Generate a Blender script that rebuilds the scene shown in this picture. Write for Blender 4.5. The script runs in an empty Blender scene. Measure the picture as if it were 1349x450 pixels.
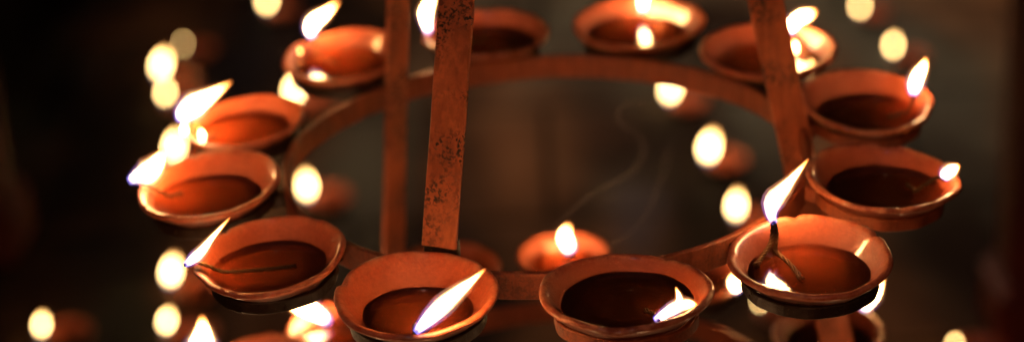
import bpy, bmesh, math, random
from mathutils import Vector, Matrix, noise as mnoise
random.seed(7)
PI = math.pi
S = bpy.context.scene
COL = S.collection

# ------------------------------------------------------------------ camera
W, H = 1349.0, 450.0
F, PITCH, DIST, CX, CY, ROLL = 2524.05, 0.414088, 1.216617, 719.477, 184.848, 0.0472966
cp, sp = math.cos(PITCH), math.sin(PITCH)
FWD = Vector((0, cp, -sp)); R0_ = Vector((1, 0, 0)); U0_ = Vector((0, sp, cp))
cr, sr = math.cos(ROLL), math.sin(ROLL)
RIGHT = cr * R0_ - sr * U0_
UP = sr * R0_ + cr * U0_
EYE = -DIST * FWD

def ray(x, y):
    return FWD + RIGHT * ((x - CX) / F) + UP * ((CY - y) / F)

def onz(x, y, z):
    d = ray(x, y)
    t = (z - EYE.z) / d.z
    return EYE + d * t

def depth_of(p):
    return (p - EYE).dot(FWD)

def atdepth(x, y, t):
    return EYE + ray(x, y) * t

cam = bpy.data.cameras.new('camera')
cob = bpy.data.objects.new('camera', cam); COL.objects.link(cob)
cob.matrix_world = Matrix(((RIGHT.x, UP.x, -FWD.x, EYE.x), (RIGHT.y, UP.y, -FWD.y, EYE.y),
                           (RIGHT.z, UP.z, -FWD.z, EYE.z), (0, 0, 0, 1)))
cam.sensor_width = 36; cam.sensor_fit = 'HORIZONTAL'
cam.lens = F / W * 36
cam.shift_x = (W / 2 - CX) / W
cam.shift_y = (CY - H / 2) / W
cam.clip_start = 0.05; cam.clip_end = 200
cam.dof.use_dof = True
cam.dof.focus_distance = 1.045
cam.dof.aperture_fstop = 2.9
cam.dof.aperture_blades = 0
cam.dof.aperture_ratio = 1.12
S.camera = cob

# ------------------------------------------------------------------ render / world
S.view_settings.view_transform = 'Standard'
S.view_settings.look = 'None'
S.view_settings.exposure = 0
S.cycles.max_bounces = 6
S.cycles.transparent_max_bounces = 16
S.cycles.caustics_reflective = False
S.cycles.caustics_refractive = False
S.cycles.sample_clamp_indirect = 3
S.cycles.use_light_tree = True
wd = bpy.data.worlds.new('World'); S.world = wd; wd.use_nodes = True
bg = wd.node_tree.nodes['Background']
bg.inputs[0].default_value = (1.0, 0.46, 0.24, 1); bg.inputs[1].default_value = 0.006

# ------------------------------------------------------------------ helpers
def tag(o, label=None, cat=None, group=None, kind=None):
    if label: o['label'] = label
    if cat: o['category'] = cat
    if group: o['group'] = group
    if kind: o['kind'] = kind
    return o

def empty(name, loc=(0, 0, 0), rot=None):
    o = bpy.data.objects.new(name, None); COL.objects.link(o)
    o.empty_display_size = 0.02
    m = Matrix.Translation(loc)
    if rot is not None: m = m @ rot
    o.matrix_world = m
    return o, m

def obj(name, bm, mats, parent=None, smooth=True):
    me = bpy.data.meshes.new(name); bm.to_mesh(me); bm.free()
    if not isinstance(mats, (list, tuple)): mats = [mats]
    for m in mats: me.materials.append(m)
    if smooth:
        for p in me.polygons: p.use_smooth = True
    o = bpy.data.objects.new(name, me); COL.objects.link(o)
    if parent is not None: o.parent = parent
    return o

class NT:
    def __init__(s, name):
        s.m = bpy.data.materials.new(name); s.m.use_nodes = True
        s.t = s.m.node_tree; s.t.nodes.clear()
        s.out = s.n('ShaderNodeOutputMaterial')
    def n(s, typ, **kw):
        nd = s.t.nodes.new(typ)
        for k, v in kw.items(): setattr(nd, k, v)
        return nd
    def l(s, a, b): s.t.links.new(a, b)
    def ramp(s, fac, stops, interp='LINEAR'):
        r = s.n('ShaderNodeValToRGB'); r.color_ramp.interpolation = interp
        e = r.color_ramp.elements
        e.remove(e[-1])
        for i, (p, c) in enumerate(stops):
            el = e[0] if i == 0 else e.new(p)
            el.position = p; el.color = (c, c, c, 1) if isinstance(c, (int, float)) else (*c, 1)
        s.l(fac, r.inputs[0]); return r.outputs[0]
    def noise(s, vec, scale, detail=4, rough=0.55, dist=0):
        nd = s.n('ShaderNodeTexNoise')
        nd.inputs['Scale'].default_value = scale; nd.inputs['Detail'].default_value = detail
        nd.inputs['Roughness'].default_value = rough; nd.inputs['Distortion'].default_value = dist
        if vec: s.l(vec, nd.inputs['Vector'])
        return nd.outputs['Fac']
    def mix(s, fac, a, b, blend='MIX'):
        nd = s.n('ShaderNodeMix', data_type='RGBA', blend_type=blend)
        for i, v in ((0, fac), (6, a), (7, b)):
            if hasattr(v, 'is_linked') or hasattr(v, 'links'): s.l(v, nd.inputs[i])
            elif isinstance(v, (int, float)): nd.inputs[i].default_value = v
            else: nd.inputs[i].default_value = (*v, 1)
        return nd.outputs[2]
    def math(s, op, a, b=0.5, clamp=False):
        nd = s.n('ShaderNodeMath', operation=op); nd.use_clamp = clamp
        for i, v in ((0, a), (1, b)):
            if isinstance(v, (int, float)): nd.inputs[i].default_value = v
            else: s.l(v, nd.inputs[i])
        return nd.outputs[0]
    def bump(s, h, strength, dist):
        b = s.n('ShaderNodeBump'); b.inputs['Strength'].default_value = strength
        b.inputs['Distance'].default_value = dist; s.l(h, b.inputs['Height']); return b.outputs[0]
    def principled(s, color, rough, normal=None, spec=0.5, metal=0.0, coat=0.0):
        p = s.n('ShaderNodeBsdfPrincipled')
        for k, v in (('Base Color', color), ('Roughness', rough), ('Metallic', metal)):
            if isinstance(v, (int, float)): p.inputs[k].default_value = v
            elif isinstance(v, tuple): p.inputs[k].default_value = (*v, 1)
            else: s.l(v, p.inputs[k])
        p.inputs['Specular IOR Level'].default_value = spec
        p.inputs['Coat Weight'].default_value = coat
        p.inputs['Coat Roughness'].default_value = 0.09
        if normal is not None: s.l(normal, p.inputs['Normal'])
        s.l(p.outputs[0], s.out.inputs[0]); return p

# ------------------------------------------------------------------ materials
def mat_clay(name, tint=(0.84, 0.175, 0.066), dark=(0.66, 0.110, 0.038), coat=0.3):
    k = NT(name)
    co = k.n('ShaderNodeTexCoord').outputs['Object']
    oi = k.n('ShaderNodeObjectInfo').outputs['Random']
    vm = k.n('ShaderNodeVectorMath', operation='ADD'); k.l(co, vm.inputs[0])
    sc = k.n('ShaderNodeVectorMath', operation='SCALE'); sc.inputs[0].default_value = (3, 7, 5)
    k.l(oi, sc.inputs['Scale']); k.l(sc.outputs[0], vm.inputs[1]); v = vm.outputs[0]
    big = k.noise(v, 45, 4, 0.6)
    fine = k.noise(v, 420, 5, 0.7)
    c = k.mix(k.ramp(big, [(0.32, 0.0), (0.68, 1.0)]), dark, tint)
    c = k.mix(k.ramp(fine, [(0.35, 0.45), (0.7, 0.0)]), c, (0.22, 0.045, 0.02))
    speck = k.noise(v, 900, 2, 0.5)
    c = k.mix(k.ramp(speck, [(0.66, 0.0), (0.72, 0.5)]), c, (0.55, 0.27, 0.15))
    c = k.mix(1.0, c, k.ramp(oi, [(0.0, (.74, .66, .62)), (0.5, (1, 1, 1)), (1.0, (.86, .95, .95))]), 'MULTIPLY')
    st = k.noise(v, 34, 5, 0.7, 1.0)
    c = k.mix(k.ramp(st, [(0.55, 0.0), (0.66, 0.42)]), c, tuple(x * .38 for x in dark))
    at = k.n('ShaderNodeAttribute', attribute_name='wear_shade')
    sep = k.n('ShaderNodeSeparateColor'); k.l(at.outputs['Color'], sep.inputs[0])
    # worn paler lip, wheel-lines, soot by the wick, painted shade underneath
    lip = k.math('MULTIPLY', sep.outputs[1], k.ramp(k.noise(v, 130, 4, 0.7), [(0.4, 0.0), (0.62, 0.75)]))
    c = k.mix(lip, c, (0.62, 0.21, 0.11))
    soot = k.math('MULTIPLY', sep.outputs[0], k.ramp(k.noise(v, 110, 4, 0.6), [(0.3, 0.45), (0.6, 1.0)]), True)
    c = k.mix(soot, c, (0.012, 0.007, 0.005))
    c = k.mix(sep.outputs[2], c, (0.34, 0.065, 0.022))
    sx = k.n('ShaderNodeSeparateXYZ'); k.l(co, sx.inputs[0])
    wav = k.n('ShaderNodeTexWave', wave_type='BANDS', bands_direction='Z')
    k.l(co, wav.inputs['Vector']); wav.inputs['Scale'].default_value = 190
    wav.inputs['Distortion'].default_value = 6.0; wav.inputs['Detail'].default_value = 2
    h = k.math('ADD', k.math('MULTIPLY', wav.outputs['Fac'], 0.22), k.math('MULTIPLY', fine, 0.7))
    n = k.bump(h, 0.35, 0.0007)
    ro = k.ramp(k.noise(v, 70, 3, 0.6), [(0.3, 0.42), (0.7, 0.72)])
    p = k.principled(c, ro, n, 0.5, 0.0, coat)
    k.l(k.math('ADD', k.math('MULTIPLY', sep.outputs[2], .9), coat, True), p.inputs['Coat Weight'])
    return k.m

CLAY = mat_clay('terracotta clay')
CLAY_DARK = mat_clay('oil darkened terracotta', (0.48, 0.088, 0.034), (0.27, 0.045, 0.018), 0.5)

def mat_iron(name, base, dark, pit_amount, rough=0.55):
    k = NT(name)
    co = k.n('ShaderNodeTexCoord').outputs['Object']
    big = k.noise(co, 22, 5, 0.65)
    c = k.mix(k.ramp(big, [(0.35, 0.0), (0.65, 1.0)]), dark, base)
    mid = k.noise(co, 120, 5, 0.7)
    c = k.mix(k.ramp(mid, [(0.4, 0.5), (0.6, 0.0)]), c, tuple(x * 0.45 for x in base))
    pits = k.noise(co, 400, 5, 0.65, 0.5)
    mask = k.noise(co, 34, 3, 0.5)
    pm = k.math('MULTIPLY', k.ramp(pits, [(0.485, 0.0), (0.55, 1.0)]), k.ramp(mask, [(0.45, 0.0), (0.60, pit_amount)]))
    c = k.mix(pm, c, (0.030, 0.016, 0.011))
    mp = k.n('ShaderNodeMapping'); mp.inputs['Scale'].default_value = (1, 1, .06); k.l(co, mp.inputs[0])
    run = k.noise(mp.outputs[0], 210, 3, .6)
    c = k.mix(k.ramp(run, [(0.50, 0.0), (0.62, 0.38)]), c, tuple(x * .3 for x in base))
    spk = k.noise(co, 600, 2)
    c = k.mix(k.ramp(spk, [(0.66, 0.0), (0.74, 0.35)]), c, (0.38, 0.22, 0.13))
    h = k.math('SUBTRACT', k.math('MULTIPLY', mid, 0.6), pm)
    n = k.bump(h, 0.5, 0.0008)
    k.principled(c, k.ramp(mid, [(0.3, rough - 0.17), (0.7, rough + 0.15)]), n, 0.5, 0.15)
    return k.m

IRON_BAR = mat_iron('rust pitted iron', (0.66, 0.165, 0.062), (0.42, 0.095, 0.036), 1.0)
IRON_RING = mat_iron('red oxide iron', (0.44, 0.100, 0.036), (0.28, 0.060, 0.024), 0.4)
IRON_DARK = mat_iron('dark iron', (0.060, 0.026, 0.016), (0.024, 0.012, 0.009), 0.6, 0.42)  # near-black iron for most holders and the plate at the gap

def mat_oil(name, tint, body, cover):
    k = NT(name)
    tr = k.n('ShaderNodeBsdfTransparent'); tr.inputs[0].default_value = (*tint, 1)
    di = k.n('ShaderNodeBsdfDiffuse'); di.inputs[0].default_value = (*body, 1)
    dp = k.n('ShaderNodeAttribute', attribute_name='deep').outputs['Fac']
    k.l(k.mix(dp, (.95, .80, .66), tint), tr.inputs[0])
    m0 = k.n('ShaderNodeMixShader'); k.l(k.math('MULTIPLY', dp, cover), m0.inputs[0])
    k.l(tr.outputs[0], m0.inputs[1]); k.l(di.outputs[0], m0.inputs[2])
    co = k.n('ShaderNodeTexCoord').outputs['Object']
    b = k.bump(k.noise(co, 90, 2, 0.5), 0.10, 0.001)
    sk = k.ramp(k.noise(co, 420, 2), [(.70, 0.), (.74, .8)])
    m9 = k.n('ShaderNodeMixShader'); bl_ = k.n('ShaderNodeBsdfDiffuse'); bl_.inputs[0].default_value = (.01, .006, .004, 1)
    k.l(sk, m9.inputs[0]); k.l(m0.outputs[0], m9.inputs[1]); k.l(bl_.outputs[0], m9.inputs[2]); m0 = m9
    gl = k.n('ShaderNodeBsdfGlossy'); gl.inputs['Roughness'].default_value = 0.03
    gl.inputs[0].default_value = (1, 1, 1, 1); k.l(b, gl.inputs['Normal'])
    fr = k.n('ShaderNodeFresnel'); fr.inputs[0].default_value = 1.47
    m1 = k.n('ShaderNodeMixShader'); k.l(fr.outputs[0], m1.inputs[0])
    k.l(m0.outputs[0], m1.inputs[1]); k.l(gl.outputs[0], m1.inputs[2])
    k.l(m1.outputs[0], k.out.inputs[0]); return k.m
OIL = mat_oil('amber lamp oil', (0.74, 0.42, 0.24), (0.46, 0.080, 0.022), 0.45)
OIL_DARK = mat_oil('dark lamp oil', (0.54, 0.25, 0.12), (0.15, 0.028, 0.009), 0.40)

def mat_wick(name, gain):
    k = NT(name)
    at = k.n('ShaderNodeAttribute', attribute_name='char')
    co = k.n('ShaderNodeTexCoord').outputs['Object']
    nz = k.noise(co, 700, 3)
    c = k.ramp(at.outputs['Fac'], [(0.0, (0.008, 0.005, 0.004)), (0.22, (0.03, 0.013, 0.006)), (0.36, (0.55, 0.26, 0.085)), (1.0, (0.20, 0.075, 0.024))])
    c = k.mix(k.math('MULTIPLY', nz, 0.6), c, (0.1, 0.04, 0.015))
    c = k.mix(1.0, c, (gain, gain, gain), 'MULTIPLY')
    k.principled(c, 0.6, k.bump(nz, 0.6, 0.0005), 0.2)
    return k.m
WICK, WICK_DARK = mat_wick('glowing cotton wick', 1.0), mat_wick('oil soaked cotton wick', .28)

FLAME_GAIN = 215.0
def mat_flame(name, gain, gr=.55, bl=.20):
    k = NT(name)
    at = k.n('ShaderNodeAttribute', attribute_name='along').outputs['Fac']
    c = k.ramp(at, [(0.0, (0.30, 0.22, 0.95)), (0.10, (0.75, 0.55, 0.62)), (0.2, (1.0, gr, bl)), (0.72, (1.0, gr * .86, bl * .72)), (0.88, (1.0, 0.34, 0.07)), (1.0, (0.9, 0.16, 0.02))])
    s = k.ramp(at, [(0.0, 0.012), (0.08, 0.03), (0.16, 0.2), (0.27, 0.9), (0.55, 1.0), (0.78, 0.5), (0.9, 0.09), (1.0, 0.025)])
    em = k.n('ShaderNodeEmission'); k.l(c, em.inputs[0])
    k.l(k.math('MULTIPLY', s, gain), em.inputs[1])
    tr = k.n('ShaderNodeBsdfTransparent')
    a = k.ramp(at, [(0.0, 0.3), (0.12, 0.7), (0.22, 1.0), (0.66, 1.0), (0.9, 0.3), (1.0, 0.0)])
    mx = k.n('ShaderNodeMixShader'); k.l(a, mx.inputs[0]); k.l(tr.outputs[0], mx.inputs[1]); k.l(em.outputs[0], mx.inputs[2])
    k.l(mx.outputs[0], k.out.inputs[0])
    k.m.cycles.emission_sampling = 'FRONT'
    return k.m
def mat_halo(name, c, es, al):
    k = NT(name)
    at = k.n('ShaderNodeAttribute', attribute_name='along').outputs['Fac']
    c = k.ramp(at, c)
    em = k.n('ShaderNodeEmission'); k.l(c, em.inputs[0]); em.inputs[1].default_value = es
    tr = k.n('ShaderNodeBsdfTransparent')
    a = k.ramp(at, [(0.0, al * .6), (0.3, al), (0.75, al), (1.0, 0.0)])
    mx = k.n('ShaderNodeMixShader'); k.l(a, mx.inputs[0]); k.l(tr.outputs[0], mx.inputs[1]); k.l(em.outputs[0], mx.inputs[2])
    k.l(mx.outputs[0], k.out.inputs[0])
    k.m.cycles.emission_sampling = 'NONE'
    return k.m
FLAME, FLAME_FAR = mat_flame('flame core', FLAME_GAIN), mat_flame('far flame core', 30.0, .66, .25)
HALO_IN = mat_halo('flame mantle inner', [(0.0, (0.25, 0.2, 1.0)), (0.2, (0.85, 0.6, 0.75)), (0.45, (1.0, 0.62, 0.28)), (1.0, (1.0, 0.34, 0.06))], 4.2, .45)
HALO_OUT = mat_halo('flame mantle outer', [(0.0, (0.15, 0.12, 1.0)), (0.25, (0.50, 0.22, 0.75)), (0.5, (1.0, 0.38, 0.18)), (1.0, (1.0, 0.22, 0.03))], 1.3, .16)

# ------------------------------------------------------------------ shapes
PROF = [(0.0, -.50), (.42, -.50), (.51, -.485), (.58, -.445), (.66, -.385), (.74, -.305), (.82, -.22), (.90, -.14), (.952, -.088),
        (.990, -.062), (1.004, -.030), (.994, -.006), (.965, .006), (.93, .000), (.895, -.026),
        (.845, -.09), (.775, -.165), (.705, -.24), (.64, -.31), (.57, -.365), (.50, -.392), (.40, -.405), (.2, -.41), (0.0, -.41)]
INNER = PROF[14:]

def rin(z):
    if z >= INNER[0][1]: return INNER[0][0]
    for (r1, z1), (r2, z2) in zip(INNER, INNER[1:]):
        if z2 <= z <= z1 and z1 > z2:
            return r1 + (r2 - r1) * (z1 - z) / (z1 - z2)
    return 0.2

def bowl_mesh(r, wick_az, seed, pinch=0.0, soot=0.8, seg=72, oil_z=-.3):
    rnd = random.Random(seed)
    ph = [rnd.uniform(0, 6.28) for _ in range(5)]
    chips = [(rnd.uniform(0, 6.28), rnd.uniform(.04, .10), rnd.uniform(.012, .034)) for _ in range(4)]
    bm = bmesh.new(); cl = bm.loops.layers.float_color.new('wear_shade')
    rings = []; info = {}
    def dAz(a):
        d = (a - wick_az + PI) % (2 * PI) - PI
        return d
    for i, (pr, pz) in enumerate(PROF):
        if pr == 0:
            v = bm.verts.new((0, 0, pz * r)); rings.append([v]); info[v] = (0, pz, i, 0); continue
        row = []
        for j in range(seg):
            a = 2 * PI * j / seg
            wob = 1 + .012 * math.cos(2 * a + ph[0]) + .009 * math.cos(3 * a + ph[1]) + .005 * math.cos(7 * a + ph[2])
            top = max(0, 1 + pz / .5)
            d = dAz(a)
            pk = pinch * math.exp(-(d / .17) ** 2) * top
            rr = pr * wob * (1 + pk)
            z = pz + (.010 * math.cos(2 * a + ph[3]) + .005 * math.cos(5 * a + ph[4]) + .003 * math.cos(11 * a + ph[1])) * top - pk * .55
            if 8 <= i <= 13:
                for ca, cw, cd in chips:
                    g = cd * math.exp(-(((a - ca + PI) % (2 * PI) - PI) / cw) ** 2)
                    z -= g; rr -= g * .5
                rr += .006 * mnoise.noise(Vector((a * 9, seed, i * .4)))
            v = bm.verts.new((rr * r * math.cos(a), rr * r * math.sin(a), z * r)); row.append(v); info[v] = (pr, pz, i, d)
        rings.append(row)
    for a, b in zip(rings, rings[1:]):
        for j in range(seg):
            k = (j + 1) % seg
            if len(a) == 1: f = bm.faces.new((a[0], b[k], b[j]))
            elif len(b) == 1: f = bm.faces.new((a[j], a[k], b[0]))
            else: f = bm.faces.new((a[j], a[k], b[k], b[j]))
    for f in bm.faces:
        for lp in f.loops:
            pr, pz, i, d = info[lp.vert]
            s = soot * math.exp(-(d / .26) ** 2) * (1 if pr > .86 else math.exp(-((.86 - pr) / .10) ** 2))
            if i < 8: s = max(s, .85 if seed not in (2, 4) else .35)              # underside shade put into the colour
            lip = 1.0 if 9 <= i <= 13 else (.35 if i in (8, 14) else 0)
            wet = 0.0
            if i >= 14: wet = max(0, min(1, (oil_z + .20 - pz) / .20)) * .7
            lp[cl] = (s, lip, wet, 1)
    bm.normal_update()
    return bm

def oil_mesh(r, oz, rotinv, seg=64):
    """level oil surface inside a tilted bowl (bowl-local coordinates)"""
    nrm = rotinv @ Vector((0, 0, 1))
    bm = bmesh.new(); ly = bm.verts.layers.float.new('deep')
    edge = []
    for j in range(seg):
        a = 2 * PI * j / seg; rr = .6
        for _ in range(12):
            z = oz - (nrm.x * rr * math.cos(a) + nrm.y * rr * math.sin(a)) / nrm.z
            rr = .5 * rr + .5 * (rin(z) + .022)
        edge.append((a, rr))
    cv = bm.verts.new((0, 0, oz * r)); cv[ly] = 1
    prev = None
    for q in (.25, .5, .65, .75, .85, .93, 1.0):
        row = []
        for a, rr in edge:
            x, y = q * rr * math.cos(a), q * rr * math.sin(a)
            z = oz - (nrm.x * x + nrm.y * y) / nrm.z + (.012 if q == 1.0 else 0)
            row.append(bm.verts.new((x * r, y * r, z * r))); row[-1][ly] = min(1, max(0, (1 - q) / .45))
        for j in range(seg):
            k = (j + 1) % seg
            if prev is None: bm.faces.new((cv, row[j], row[k]))
            else: bm.faces.new((prev[j], row[j], row[k], prev[k]))
        prev = row
    bm.normal_update()
    return bm

def spline(pts, n):
    """Catmull-Rom through tuples of any size"""
    P = [pts[0]] + list(pts) + [pts[-1]]
    out = []
    m = len(pts) - 1
    for i in range(n + 1):
        u = i / n * m; s = min(int(u), m - 1); t = u - s
        a, b, c, d = P[s], P[s + 1], P[s + 2], P[s + 3]
        out.append(tuple(.5 * (2 * b[q] + (c[q] - a[q]) * t + (2 * a[q] - 5 * b[q] + 4 * c[q] - d[q]) * t * t + (3 * b[q] - a[q] - 3 * c[q] + d[q]) * t ** 3) for q in range(len(b))))
    return out

def loft(bm, pts, seg, layer=None, heat=None, mat=0, flat=1.0, view=None):
    """tube through (x,y,z,radius) points; heat: value per ring"""
    rings = []
    n = len(pts)
    up = Vector((0, 0, 1))
    for i, p in enumerate(pts):
        a = Vector(pts[max(i - 1, 0)][:3]); b = Vector(pts[min(i + 1, n - 1)][:3])
        t = (b - a).normalized()
        ref = view if view is not None else (Vector((1, 0, 0)) if abs(t.z) > .9 else up)
        s = t.cross(ref).normalized(); w = s.cross(t).normalized()
        c = Vector(p[:3]); row = []
        for j in range(seg):
            an = 2 * PI * j / seg
            row.append(bm.verts.new(c + s * (p[3] * math.cos(an)) + w * (p[3] * flat * math.sin(an))))
        rings.append(row)
    caps = [bm.verts.new(Vector(pts[0][:3])), bm.verts.new(Vector(pts[-1][:3]))]
    fs = []
    for i, (a, b) in enumerate(zip(rings, rings[1:])):
        for j in range(seg):
            k = (j + 1) % seg
            fs.append((bm.faces.new((a[j], a[k], b[k], b[j])), None))
    for j in range(seg):
        k = (j + 1) % seg
        fs.append((bm.faces.new((caps[0], rings[0][k], rings[0][j])), None))
        fs.append((bm.faces.new((caps[1], rings[-1][j], rings[-1][k])), None))
    if layer is not None:
        for i, row in enumerate(rings):
            for v in row: v[layer] = heat[i]
        caps[0][layer] = heat[0]; caps[1][layer] = heat[-1]
    for f, _ in fs: f.material_index = mat

def flame_mesh(tongues, inv, seg=10, n=15, halo=True):
    """tongues: lists of world points (Vector, radius); inv takes world to lamp-local"""
    bm = bmesh.new(); ly = bm.verts.layers.float.new('along')
    R3 = inv.to_3x3()
    for tg in tongues:
        pts = spline([(*(inv @ p), r) for p, r in tg], n)
        vw = (R3 @ FWD).normalized()
        pts = [(a, b, c, max(r, .00025)) for a, b, c, r in pts]
        heat = [i / n for i in range(n + 1)]
        sd = pts[0][0] * 900
        pts = [(a, b, c, r * (1 + .10 * mnoise.noise(Vector((i * .6, sd, 0))))) for i, (a, b, c, r) in enumerate(pts)]
        if not halo:
            loft(bm, pts, seg, ly, heat, 0, .8, vw); continue
        for m, (sc, ad) in enumerate(((.72, 0), (.95, .0002), (1.22, .0006))):
            loft(bm, [(a, b, c, r * sc + ad) for a, b, c, r in pts], seg, ly, heat, m, .8, vw)
    bm.normal_update()
    return bm

def wick_mesh(paths, inv, rad=.0013):
    bm = bmesh.new(); ly = bm.verts.layers.float.new('char')
    for path in paths:
        n = 44
        pts = [Vector(p) for p in spline([tuple(inv @ p) for p in path], n)]
        for st in range(3):                      # three twisted strands, fraying at the ends
            q = []
            for i, p in enumerate(pts):
                t = (pts[min(i + 1, n)] - pts[max(i - 1, 0)]).normalized()
                sx = t.cross(Vector((.3, .2, 1))).normalized(); sy = t.cross(sx)
                an = i * .62 + st * 2 * PI / 3
                fr = rad * .62 * (1 + 1.3 * max(0, (i - n + 7) / 7) ** 2) * (1 + .25 * mnoise.noise(Vector((i * .4, st * 3, 1))))
                w = p + sx * (fr * math.cos(an)) + sy * (fr * math.sin(an))
                q.append((*w, rad * .68 * (.5 if i == 0 else 1) * (1 + .15 * mnoise.noise(Vector((i * .9, st, 7))))))
            loft(bm, q, 6, ly, [i / n for i in range(n + 1)])
    bm.normal_update(); return bm

# ------------------------------------------------------------------ the lamp on its bowl
def lamp(c, r, tiltx, tilty, oil, flame, label, group, clay=CLAY, foot=None, lie=None, pinch=.03, seed=0,
         soot=.8, seg=120, wick_rad=.0009, flame_depth=None, halo=True, extra_wick=None):
    """c: rim centre. flame: list of tongues, each a list of (px, py, width px) seen on the photo; they stand at the depth of the foot
    of the wick. Returns the lamp's matrix."""
    rot = (Matrix.Rotation(math.radians(tilty), 4, 'Y') @ Matrix.Rotation(math.radians(tiltx), 4, 'X'))
    root, m = empty('oil_lamp', c, rot)
    tag(root, label, 'oil lamp', group)
    inv = m.inverted()
    world_t = []
    oz = c.z + oil * r
    wp = None
    if flame:
        if foot is None:
            b = onz(flame[0][0][0], flame[0][0][1], c.z + .001)
            # keep the foot on the rim or just inside it
            d = Vector((b.x - c.x, b.y - c.y))
            if d.length > r * .97: d *= r * .97 / d.length
            b = Vector((c.x + d.x, c.y + d.y, c.z + .001))
        else:
            b = onz(foot[0], foot[1], oz)
        t = depth_of(b)
        for tg in flame:
            world_t.append([(atdepth(x, y, t), w * .43 * t / F) for x, y, w in tg])
        base = world_t[0][0][0]
        loc = inv @ base
        az = math.atan2(loc.y, loc.x)
    else:
        az = 1.0 + seed; base = None
    bm = bowl_mesh(r, az, seed, pinch, soot if flame and foot is None else .12, seg, oil)
    obj('bowl', bm, clay, root)
    obj('oil', oil_mesh(r, oil, rot.to_3x3().inverted(), 64), OIL_DARK if clay is CLAY_DARK else OIL, root)
    if base is not None:
        up1 = (world_t[0][1][0] - base)
        tip = base + up1 * .35
        cen = Vector((c.x, c.y, oz))
        if foot is None:
            lip = Vector((base.x, base.y, 0)).lerp(Vector((c.x, c.y, 0)), .10); lip.z = c.z + .002
            i1 = Vector((base.x, base.y, 0)).lerp(Vector((c.x, c.y, 0)), .26); i1.z = (c.z + oz) / 2 + .002
            i2 = Vector((base.x, base.y, 0)).lerp(Vector((c.x, c.y, 0)), .45); i2.z = oz + .0008
            end = onz(lie[0], lie[1], oz + .0004) if lie else cen.lerp(i2, .25) + Vector((.006, .004, .0003))
            mid = i2.lerp(end, .5) + Vector((.001, -.001, 0))
            path = [tip, base, lip, i1, i2, mid, end]
        else:
            ft = b + Vector((0, 0, .0003))
            end = onz(lie[0], lie[1], oz + .0004) if lie else cen + Vector((.008, .004, .0004))
            path = [tip, base.lerp(ft, .3) + Vector((.001, 0, 0)), base.lerp(ft, .75), ft, ft.lerp(end, .5) + Vector((.001, .001, 0)), end]
        paths = [path]
        if extra_wick:
            paths.append([tip] + [onz(x, y, oz + dz) for x, y, dz in extra_wick])
        obj('wick', wick_mesh(paths, inv, wick_rad), WICK if extra_wick else WICK_DARK, root)
        obj('flame', flame_mesh(world_t, inv, halo=halo), [FLAME, HALO_IN, HALO_OUT] if halo else [FLAME_FAR], root)
    return m

UPG = 'clay oil lamps around the upper iron ring'
LOG = 'clay oil lamps around the lower iron ring'
FLG = 'clay oil lamps burning on the dark floor'

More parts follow.
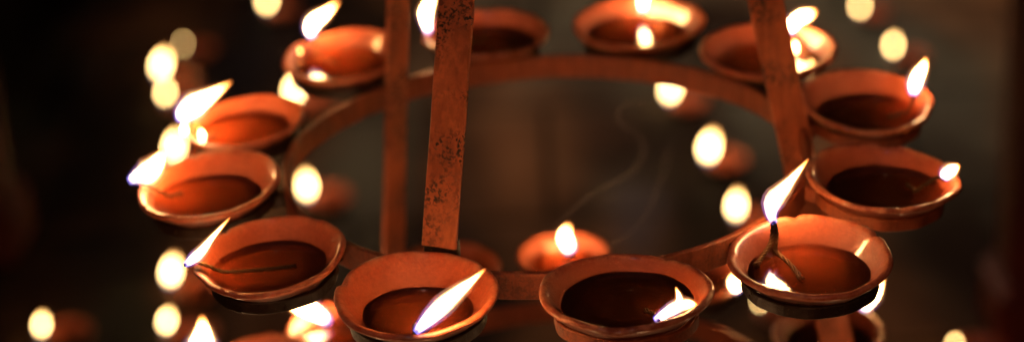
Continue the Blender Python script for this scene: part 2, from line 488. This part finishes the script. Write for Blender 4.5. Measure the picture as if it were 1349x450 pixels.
# centre px, radius px-width, tilt towards camera, tilt to the right, oil level
upper = [
 dict(c=(548, 384), w=216, tx=4, ty=0, oil=-0.28, seed=1, flame=[[(547, 437, 8), (560, 424, 19), (582, 403, 27), (605, 383, 21), (622, 369, 11), (640, 353, 2)]],
      label='terracotta lamp under the rust-pitted front bar, long flame leaning right across it', soot=.5, pinch=.0),
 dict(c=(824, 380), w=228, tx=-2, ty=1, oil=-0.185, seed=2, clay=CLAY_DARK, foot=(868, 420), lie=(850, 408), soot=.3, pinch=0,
      flame=[[(862, 421, 6), (874, 414, 15), (893, 403, 19), (908, 400, 15), (919, 401, 3)], [(884, 410, 12), (893, 402, 16), (895, 392, 10), (890, 377, 1)]],
      label='dark oil-soaked lamp right of the front bar, short ragged flame inside its right edge'),
 dict(c=(1067, 335), w=216, tx=3, ty=-1, oil=-0.22, seed=3, foot=(1022, 331), lie=(1057, 368), wick_rad=.0012,
      extra_wick=[(1016, 318, .006), (1004, 338, .001), (996, 350, .0005)], pinch=0,
      flame=[[(1020, 294, 8), (1016, 281, 16), (1019, 264, 29), (1033, 248, 21), (1048, 230, 11), (1066, 208, 2)]],
      label='front right lamp with wick standing in its oil and tall flame leaning right'),
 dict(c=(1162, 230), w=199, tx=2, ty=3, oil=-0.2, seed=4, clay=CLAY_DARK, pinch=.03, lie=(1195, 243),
      flame=[[(1243, 236, 10), (1247, 229, 20), (1255, 223, 19), (1264, 217, 4)]],
      label='dark lamp at far right of upper ring, tiny round flame on its right lip'),
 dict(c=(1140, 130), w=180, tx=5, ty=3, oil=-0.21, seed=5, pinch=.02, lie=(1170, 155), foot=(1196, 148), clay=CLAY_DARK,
      flame=[[(1203, 125, 9), (1205, 113, 20), (1209, 101, 22), (1216, 88, 14), (1220, 76, 2)]],
      label='lamp behind the far right one, upright almond flame at its right edge'),
 dict(c=(1012, 63), w=180, tx=2, ty=0, oil=-0.19, seed=6, foot=(1052, 62), lie=(1060, 75), pinch=0,
      flame=[[(1043, 44, 8), (1043, 35, 18), (1052, 25, 20), (1064, 20, 18), (1076, 15, 4)], [(1047, 72, 4), (1049, 63, 8), (1046, 53, 2)]],  # second tongue: golden reflection in the bowl, added as emission
      extra_wick=[(1058, 52, .004), (1062, 66, .001), (1072, 74, .0004)],
      label='lamp half hidden by the leaning right bar, flame just right of the bar'),
 dict(c=(841, 27), w=176, tx=2, ty=-2, oil=-0.19, seed=7, foot=(848, 27), lie=(810, 35), pinch=0,
      flame=[[(847, 14, 9), (847, 3, 16), (849, -12, 20), (852, -34, 2)]],
      label='lamp at the back of the upper ring, flame in its middle mirrored in the oil'),
 dict(c=(640, 42), w=166, tx=2, ty=0, oil=-0.17, seed=8, clay=CLAY_DARK, pinch=.03,
      flame=[[(565, 44, 7), (562, 30, 14), (561, 16, 20), (567, 2, 14), (574, -14, 2)]],
      label='dark lamp half hidden behind the front bar, flame showing left of the bar'),
 dict(c=(453, 71), w=164, tx=3, ty=-2, oil=-0.17, seed=9, foot=(418, 75), lie=(440, 84), pinch=0,
      flame=[[(412, 49, 8), (409, 39, 18), (415, 28, 24), (430, 17, 15), (447, 1, 2)], [(386, 86, 5), (389, 76, 14), (397, 64, 3)]],  # second tongue stands for the flame's reflection on the bowl wall, as emission
      extra_wick=[(404, 62, .004), (396, 74, .001), (390, 82, .0005)],
      label='blurred lamp left of the back left bar, flame standing over its oil'),
 dict(c=(323, 158), w=160, tx=2, ty=-4, oil=-0.17, seed=10, foot=(256, 182), lie=(285, 180), pinch=0,
      flame=[[(238, 160, 12), (244, 149, 30), (258, 138, 37), (277, 126, 22), (306, 107, 2)], [(243, 178, 5), (243, 170, 14), (245, 160, 4)], [(267, 185, 5), (266, 178, 12), (263, 169, 3)]],  # small tongues: wick glow and flame reflection added as emission
      extra_wick=[(254, 160, .006), (262, 170, .002), (266, 180, .0005)],
      label='orange lamp second from the back on the left side, broad flame leaning right over it'),
 dict(c=(276, 241), w=190, tx=3, ty=-4, oil=-0.21, seed=11, pinch=.03, lie=(240, 255),
      flame=[[(170, 238, 8), (180, 233, 20), (195, 227, 38), (207, 214, 28), (219, 193, 2)]],
      label='leftmost lamp of the upper ring, wedge-shaped flame on its left lip'),
 dict(c=(357, 333), w=200, tx=4, ty=-3, oil=-0.19, seed=12, pinch=.05, lie=(390, 350), clay=CLAY,
      flame=[[(243, 349, 5), (254, 341, 14), (266, 330, 15), (280, 312, 8), (304, 285, 1.2)]], soot=1.0,
      label='front left lamp with pinched lip, thin streak of flame and wick lying across its oil'),
]
lower = [
 dict(c=(743, 335), w=122, tx=3, ty=0, oil=-0.19, seed=21, foot=(747, 344), pinch=0,
      flame=[[(752, 330, 12), (747, 320, 20), (744, 310, 20), (750, 296, 4)]],
      label='lit lamp of the lower ring seen above the gap between the two front lamps'),
 dict(c=(588, 352), w=140, tx=3, ty=0, oil=-0.19, seed=22, flame=None, pinch=0,
      label='orange lamp of the lower ring peeking out behind the foot of the front bar'),
 dict(c=(921, 366), w=118, tx=0, ty=0, oil=-0.19, seed=23, pinch=.02,
      flame=[[(970, 383, 8), (969, 377, 15), (967, 370, 16), (970, 360, 3)]],
      label='lower ring lamp whose flame glows just left of the standing-wick lamp'),
 dict(c=(1091, 437), w=150, tx=3, ty=0, oil=-0.19, seed=24, clay=CLAY_DARK, foot=(1143, 418), pinch=0,
      flame=[[(1136, 408, 8), (1143, 397, 18), (1151, 386, 20), (1157, 375, 12), (1163, 362, 2)]],
      label='dark blurred lamp of the lower ring directly beneath the standing-wick lamp'),
 dict(c=(445, 432), w=138, tx=3, ty=-2, oil=-0.17, seed=25, foot=(415, 432), pinch=0,
      flame=[[(434, 424, 8), (420, 414, 20), (402, 405, 26), (388, 400, 18), (372, 392, 4)]],
      label='orange lower ring lamp between the front left lamp and the one under the bar'),
 dict(c=(345, 484), w=166, tx=3, ty=-2, oil=-0.17, seed=26, pinch=.02, clay=CLAY_DARK,
      flame=[[(266, 466, 34), (266, 451, 40), (267, 438, 26), (266, 416, 3)]],
      label='lower ring lamp cut off by the bottom edge of the photo, pointed flame at left'),
]
ZL = -.19
bowls = []
def ring_lamps(lst, z, group):
    for d in lst:
        c = onz(*d['c'], z)
        r = d['w'] * .5 * depth_of(c) / F
        m = lamp(c, r, d['tx'], d['ty'], d['oil'], d['flame'], d['label'], group, d.get('clay', CLAY), d.get('foot'), d.get('lie'),
                 d.get('pinch', .03), d['seed'], d.get('soot', .8), wick_rad=d.get('wick_rad', .0009), extra_wick=d.get('extra_wick'))
        bowls.append((m, c, r, z))
ring_lamps(upper, 0.0, UPG)
ring_lamps(lower, ZL, LOG)

# ------------------------------------------------------------------ the iron stand
stand, _ = empty('lamp_stand', (0, 0, -.86))
tag(stand, 'rusty tiered iron lamp stand of flat rings and upright bars holding the clay lamps', 'lamp stand')
SM = Matrix.Translation((0, 0, .86))          # world to stand-local

def flat_ring(rad, ztop, height, th, seg=160, seed=0):
    bm = bmesh.new(); rows = []
    prof = [(-th / 2, -.0006), (-th / 2 + .0006, 0), (th / 2 - .0006, 0), (th / 2, -.0006), (th / 2, -height + .0006), (th / 2 - .0006, -height), (-th / 2 + .0006, -height), (-th / 2, -height + .0006)]
    for j in range(seg):
        a = 2 * PI * j / seg
        dr = .0012 * mnoise.noise(Vector((math.cos(a) * 3, math.sin(a) * 3, seed)))
        dz = .0010 * mnoise.noise(Vector((math.cos(a) * 2, math.sin(a) * 2, seed + 5)))
        rows.append([bm.verts.new(((rad + dr + x) * math.cos(a), (rad + dr + x) * math.sin(a), ztop + dz + z)) for x, z in prof])
    m = len(prof)
    for j in range(seg):
        a, b = rows[j], rows[(j + 1) % seg]
        for k in range(m):
            bm.faces.new((a[k], b[k], b[(k + 1) % m], a[(k + 1) % m]))
    bmesh.ops.recalc_face_normals(bm, faces=bm.faces)
    return bm

RR = .166
for zt, sd in ((-.007, 1), (-.206, 2)):
    bm = flat_ring(RR, zt, .0165, .004, seed=sd); bm.transform(SM)
    obj('ring', bm, IRON_RING, stand, smooth=False)

def bar(p0, p1, width, th, tang, n=60, seed=0):
    """flat strip from p0 to p1, its broad face across tang"""
    bm = bmesh.new(); ax = (p1 - p0).normalized(); tang = (tang - ax * tang.dot(ax)).normalized(); nr = ax.cross(tang).normalized()
    rows = []
    bv = .0007
    for i in range(n + 1):
        p = p0.lerp(p1, i / n)
        w = width / 2 * (1 + .018 * mnoise.noise(Vector((i * .35, seed, 0))))
        q = [(-w + bv, -th / 2), (w - bv, -th / 2), (w, -th / 2 + bv), (w, th / 2 - bv), (w - bv, th / 2), (-w + bv, th / 2), (-w, th / 2 - bv), (-w, -th / 2 + bv)]
        off = nr * (.0006 * mnoise.noise(Vector((i * .2, seed, 3))))
        rows.append([bm.verts.new(p + tang * a + nr * b + off) for a, b in q])
    for a, b in zip(rows, rows[1:]):
        for k in range(8):
            bm.faces.new((a[k], a[(k + 1) % 8], b[(k + 1) % 8], b[k]))
    bm.faces.new(rows[0]); bm.faces.new(rows[-1])
    bmesh.ops.recalc_face_normals(bm, faces=bm.faces)
    return bm

def radial(deg, r, z):
    a = math.radians(deg); return Vector((r * math.cos(a), r * math.sin(a), z))

# three uprights leaning in towards the top
UPR = [(-113.2, .161, .33, .0208, 0.0025, 3, 0), (5.5, .158, .20, .0225, -.66, 4, 80), (128.6, .163, .155, .0178, -.66, 5, 0)]
for deg, r0, slope, wd_, zb, sd, turn in UPR:
    zt = .52
    p0 = radial(deg, r0 - slope * zb, zb); p1 = radial(deg, r0 - slope * zt, zt)
    a = math.radians(deg - turn)
    bm = bar(p0, p1, wd_, .004, Vector((-math.sin(a), math.cos(a), 0)), seed=sd); bm.transform(SM)
    obj('upright', bm, IRON_BAR, stand, smooth=False)
# the front upright ends on an added dark plate for the shadow gap at the ring, and goes on below it
deg, r0, slope, wd_, zb, sd, turn = UPR[0]
a = math.radians(deg); tg = Vector((-math.sin(a), math.cos(a), 0))
bm = bar(radial(deg, r0 - .0035, -.0235), radial(deg, r0 - .0045, zb + .004), wd_ * 1.04, .004, tg, n=6, seed=9)
bm.transform(SM); obj('gap_plate', bm, IRON_DARK, stand, smooth=False)
bm = bar(radial(deg, r0 + .15, -.68), radial(deg, r0, -.0235), wd_, .004, tg, seed=8); bm.transform(SM)
obj('upright', bm, IRON_BAR, stand, smooth=False)

def holder(m, c, r, z, mat):
    bm = flat_ring(r * .815, -r * .24, .0075, .0030, seg=72, seed=c.x * 40)
    bm.transform(m)
    # stub that joins it to the big ring
    cd = Vector((c.x, c.y, 0)); L = cd.length; u = cd / L
    zt = z - r * .24 - .005
    p0 = u * (RR + .001); p1 = u * (L - r * .81)
    p0.z = z - .0155; p1.z = zt - .001
    if (p1 - p0).length > .001:
        b2 = bar(p0, p1, .012, .009, Vector((-u.y, u.x, 0)), n=2)
        me = bpy.data.meshes.new('t'); b2.to_mesh(me); b2.free(); bm.from_mesh(me); bpy.data.meshes.remove(me)
    bm.transform(SM)
    obj('holder', bm, mat, stand, smooth=False)
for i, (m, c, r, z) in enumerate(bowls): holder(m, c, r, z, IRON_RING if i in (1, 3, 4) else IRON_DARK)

# ------------------------------------------------------------------ floor, posts
ZF = -.86
# blurred background figures, their shadows and a glow put into the floor colour (place, half-width in m, colour, strength)
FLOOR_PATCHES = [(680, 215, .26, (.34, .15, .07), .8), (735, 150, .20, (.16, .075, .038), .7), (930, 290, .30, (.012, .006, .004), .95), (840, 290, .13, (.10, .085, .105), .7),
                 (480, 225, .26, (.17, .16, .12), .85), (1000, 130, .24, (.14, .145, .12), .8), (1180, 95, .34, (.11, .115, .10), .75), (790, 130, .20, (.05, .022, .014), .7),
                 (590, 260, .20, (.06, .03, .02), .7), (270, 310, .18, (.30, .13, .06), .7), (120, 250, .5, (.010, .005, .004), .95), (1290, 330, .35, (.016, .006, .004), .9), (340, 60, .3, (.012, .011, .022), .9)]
def mat_floor():
    k = NT('dark stone floor')
    co = k.n('ShaderNodeTexCoord').outputs['Object']
    mp = k.n('ShaderNodeMapping'); mp.inputs['Scale'].default_value = (1.0, .42, 1.0); k.l(co, mp.inputs[0])
    big = k.noise(mp.outputs[0], 3.1, 2, 0.5, 0.9)
    hue = k.noise(mp.outputs[0], 2.3, 1, 0.5, 0.5)
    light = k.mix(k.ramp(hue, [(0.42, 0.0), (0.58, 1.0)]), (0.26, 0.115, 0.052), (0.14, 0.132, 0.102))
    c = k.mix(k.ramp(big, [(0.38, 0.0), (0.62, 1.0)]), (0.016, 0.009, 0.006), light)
    mid = k.noise(co, 9, 4, 0.6)
    c = k.mix(k.ramp(mid, [(0.4, 0.45), (0.6, 0.0)]), c, (0.05, 0.022, 0.014))
    mp2 = k.n('ShaderNodeMapping'); mp2.inputs['Scale'].default_value = (1.0, .26, 1.0); k.l(co, mp2.inputs[0])
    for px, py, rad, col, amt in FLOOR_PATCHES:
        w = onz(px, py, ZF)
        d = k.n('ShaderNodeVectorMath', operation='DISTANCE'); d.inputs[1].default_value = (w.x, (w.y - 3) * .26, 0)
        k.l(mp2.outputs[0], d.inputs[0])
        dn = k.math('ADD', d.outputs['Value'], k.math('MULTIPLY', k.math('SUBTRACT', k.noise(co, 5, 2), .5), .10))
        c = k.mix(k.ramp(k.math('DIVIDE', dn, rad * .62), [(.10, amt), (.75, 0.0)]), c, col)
    br = k.n('ShaderNodeTexBrick'); k.l(co, br.inputs['Vector'])
    br.inputs['Scale'].default_value = 1.0; br.inputs['Brick Width'].default_value = .62; br.inputs['Row Height'].default_value = .45
    br.inputs['Mortar Size'].default_value = .008
    br.inputs['Color1'].default_value = (1, 1, 1, 1); br.inputs['Color2'].default_value = (.72, .72, .75, 1); br.inputs['Mortar'].default_value = (.2, .2, .2, 1)
    c = k.mix(1.0, c, br.outputs['Color'], 'MULTIPLY')
    k.principled(c, k.ramp(mid, [(0.3, .8), (0.7, .95)]), k.bump(k.noise(co, 60, 4), .4, .004), .08)
    return k.m
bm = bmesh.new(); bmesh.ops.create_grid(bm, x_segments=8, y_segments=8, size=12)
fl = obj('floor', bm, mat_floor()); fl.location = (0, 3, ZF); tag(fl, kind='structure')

def mat_wood(name, c1, c2):
    k = NT(name); co = k.n('ShaderNodeTexCoord').outputs['Object']
    mp = k.n('ShaderNodeMapping'); mp.inputs['Scale'].default_value = (1, 1, .08); k.l(co, mp.inputs[0])
    c = k.mix(k.ramp(k.noise(mp.outputs[0], 40, 4, .6), [(.35, 0.), (.65, 1.)]), c1, c2)
    k.principled(c, .6); return k.m
REDWOOD = mat_wood('red painted wood', (0.22, 0.03, 0.015), (0.10, 0.014, 0.008))
def post(px, py, wdt, label):
    b = onz(px, py, ZF)
    bm = bmesh.new()
    bmesh.ops.create_cube(bm, size=1); bmesh.ops.scale(bm, vec=(wdt, wdt, 2.2), verts=bm.verts)
    bmesh.ops.bevel(bm, geom=list(bm.edges), offset=.012, segments=2, affect='EDGES')
    bmesh.ops.translate(bm, vec=(0, 0, 1.1), verts=bm.verts)
    root, _ = empty('wooden_post', (b.x, b.y, ZF)); tag(root, label, 'post', 'dark red posts at the sides')
    obj('shaft', bm, REDWOOD, root, smooth=False)
    bm = bmesh.new(); bmesh.ops.create_cube(bm, size=1); bmesh.ops.scale(bm, vec=(wdt * 1.35, wdt * 1.35, .10), verts=bm.verts)
    bmesh.ops.bevel(bm, geom=list(bm.edges), offset=.012, segments=2, affect='EDGES')
    bmesh.ops.translate(bm, vec=(0, 0, .052), verts=bm.verts)
    obj('plinth', bm, REDWOOD, root, smooth=False)
post(-18, 330, .10, 'dark red wooden post, badly blurred, at the left edge of the photo')
post(1362, 440, .10, 'dark red wooden post, badly blurred, at the right edge of the photo')

# ------------------------------------------------------------------ lamps on the floor
# flame centre px, flame height m, flame width m, label
floor = [
 (352, 0, .034, .016, 'far floor lamp, bright round blur cut by the top edge, between two left lamps'),
 (213, 84, .050, .022, 'floor lamp making the big bright oval at the upper left'),
 (241, 58, .016, .005, 'dim brown round blur behind the big bright oval at the upper left'),
 (218, 121, .030, .013, 'floor lamp making the pale yellow oval right under the big bright oval, upper left'),
 (230, 191, .050, .021, 'floor lamp whose flame shows in the gap between the two leftmost upper ring lamps'),
 (388, 117, .044, .022, 'floor lamp flame peeking between the two back left lamps of the ring'),
 (404, 243, .044, .020, 'floor lamp seen inside the ring at the left, right of the leftmost lamp'),
 (884, 116, .044, .022, 'floor lamp cut off by the back of the iron ring, right of centre'),
 (935, 192, .050, .024, 'floor lamp with the biggest oval glow inside the ring at the right'),
 (970, 269, .042, .018, 'floor lamp glowing left of the tall leaning flame at the front right'),
 (226, 355, .044, .020, 'floor lamp glowing just left of the front left lamp with the pinched lip'),
 (220, 421, .028, .013, 'floor lamp making the yellow oval low on the left, above the pointed flame'),
 (55, 426, .026, .012, 'lone floor lamp in the lower left corner'),
 (1133, 7, .026, .013, 'far floor lamp at the top edge on the right'),
 (1177, 59, .028, .013, 'floor lamp making the yellow oval above the upper right almond flame'),
 (1329, 211, .009, .004, 'faint tiny floor lamp glow near the right edge'),
 (1258, 452, .014, .008, 'tiny floor lamp glow cut by the bottom edge on the right'),
 (1001, 396, .012, .006, 'dim brown glow under the left side of the standing-wick lamp'),
]
for i, (x, y, fh, fw, lab) in enumerate(floor):
    rnd = random.Random(100 + i)
    r = .036 + rnd.uniform(-.003, .004)
    zr = ZF + .62 * r
    fc = onz(x, y, zr + .004 + fh * .5)        # middle of the flame
    az = rnd.uniform(-.5, .5)
    c = Vector((fc.x + r * .9 * math.cos(az), fc.y + r * .9 * math.sin(az), zr))
    t = depth_of(fc)
    wpx = fw * .85 * F / t; hpx = fh * math.cos(PITCH) * F / t
    ln = rnd.uniform(-.1, .35) * hpx
    fl_ = [[(x - ln * .3, y + hpx * .5, wpx * .4), (x - ln * .2, y + hpx * .22, wpx * .95), (x, y - hpx * .02, wpx), (x + ln * .35, y - hpx * .28, wpx * .6), (x + ln * .7, y - hpx * .52, 1)]]
    lamp(c, r, rnd.uniform(-2, 2), rnd.uniform(-2, 2), -.22, fl_, lab, FLG, CLAY, None, None, .02, 40 + i, seg=40, halo=False)

# ------------------------------------------------------------------ smoke
def mat_smoke():
    k = NT('thin smoke')
    at = k.n('ShaderNodeAttribute', attribute_name='dens').outputs['Fac']
    co = k.n('ShaderNodeTexCoord').outputs['Object']
    nz = k.ramp(k.noise(co, 38, 4, .7), [(.38, .08), (.64, 1.)])
    di = k.n('ShaderNodeBsdfTranslucent'); di.inputs[0].default_value = (.8, .7, .62, 1)
    d2 = k.n('ShaderNodeBsdfDiffuse'); d2.inputs[0].default_value = (.8, .7, .62, 1)
    ad = k.n('ShaderNodeMixShader'); ad.inputs[0].default_value = .5; k.l(di.outputs[0], ad.inputs[1]); k.l(d2.outputs[0], ad.inputs[2])
    tr = k.n('ShaderNodeBsdfTransparent')
    mx = k.n('ShaderNodeMixShader'); k.l(k.math('MULTIPLY', k.math('MULTIPLY', at, nz), .066), mx.inputs[0])
    k.l(tr.outputs[0], mx.inputs[1]); k.l(ad.outputs[0], mx.inputs[2]); k.l(mx.outputs[0], k.out.inputs[0]); return k.m
SMOKE = mat_smoke()
def wisp(pts, depth0, depth1, label):
    bm = bmesh.new(); ly = bm.verts.layers.float.new('dens')
    n = 60
    q = []
    for i, (x, y, w) in enumerate(pts):
        t = depth0 + (depth1 - depth0) * i / (len(pts) - 1)
        p = atdepth(x, y, t); q.append((*p, w * 1.7 * t / F))
    sp_ = spline(q, n)
    layers = [(1.0, .5), (.55, .8)]
    for sc, dn in layers:
        loft(bm, [(a, b, c, max(r * sc, .0003)) for a, b, c, r in sp_], 10, ly, [dn * min(1, i / 8, (n - i) / 8) for i in range(n + 1)], 0, 1.0, FWD)
    o = obj('smoke_wisp', bm, SMOKE); tag(o, label, 'smoke', None); return o
wisp([(697, 326, 2), (730, 297, 3), (772, 262, 4), (812, 238, 4), (838, 222, 5), (848, 196, 6), (836, 176, 5), (820, 166, 4), (815, 148, 4), (826, 137, 4), (846, 133, 6), (866, 142, 9)],
     1.10, 1.20, 'thin grey wisp of smoke curling into a loop inside the ring')
wisp([(792, 328, 2), (828, 308, 3), (852, 280, 4), (866, 250, 5), (876, 222, 6), (884, 190, 8)], 1.12, 1.2, 'faint straight wisp of smoke rising right of the curling one')

# ------------------------------------------------------------------ added lights
def area(name, loc, target, size, energy, color, spread=PI):
    l = bpy.data.lights.new(name, 'AREA'); l.size = size; l.energy = energy; l.color = color; l.spread = spread
    o = bpy.data.objects.new(name, l); COL.objects.link(o); o.location = loc
    o.rotation_euler = (Vector(target) - Vector(loc)).to_track_quat('-Z', 'Y').to_euler(); return o
area('cool_overhead_light', (-.5, -1.0, 3.0), (0, 0, 0), .16, 2.4, (.62, .74, 1.0))  # unseen cool source added overhead for the bluish glints in the bowls
sp_l = bpy.data.lights.new('floor_fill_spot', 'SPOT'); sp_l.energy = 350; sp_l.color = (1, .70, .44); sp_l.spot_size = math.radians(38); sp_l.spot_blend = 1; sp_l.shadow_soft_size = .4  # unseen spot added to brighten the middle of the floor
so = bpy.data.objects.new('floor_fill_spot', sp_l); COL.objects.link(so); so.location = (.3, 4.2, 2.4)
so.rotation_euler = (Vector((.35, 2.3, ZF)) - so.location).to_track_quat('-Z', 'Y').to_euler()

area('front_fill_light', (-.3, -2.4, 1.3), (0, 0, -.05), 1.0, .75, (1, .48, .22), math.radians(40))  # added warm fill from the camera side, brightens bars and ring fronts
# the lamps of the lower ring that burn below the picture, as light only
for dg, en in ((-12, .06), (-42, .06), (-72, .12), (-102, .22), (-132, .22), (-162, .22)):
    l = bpy.data.lights.new('lower_lamp_light', 'POINT'); l.energy = en; l.color = (1, .52, .22); l.shadow_soft_size = .012
    o = bpy.data.objects.new('lower_lamp_light', l); COL.objects.link(o); o.location = radial(dg, .245, ZL + .02)
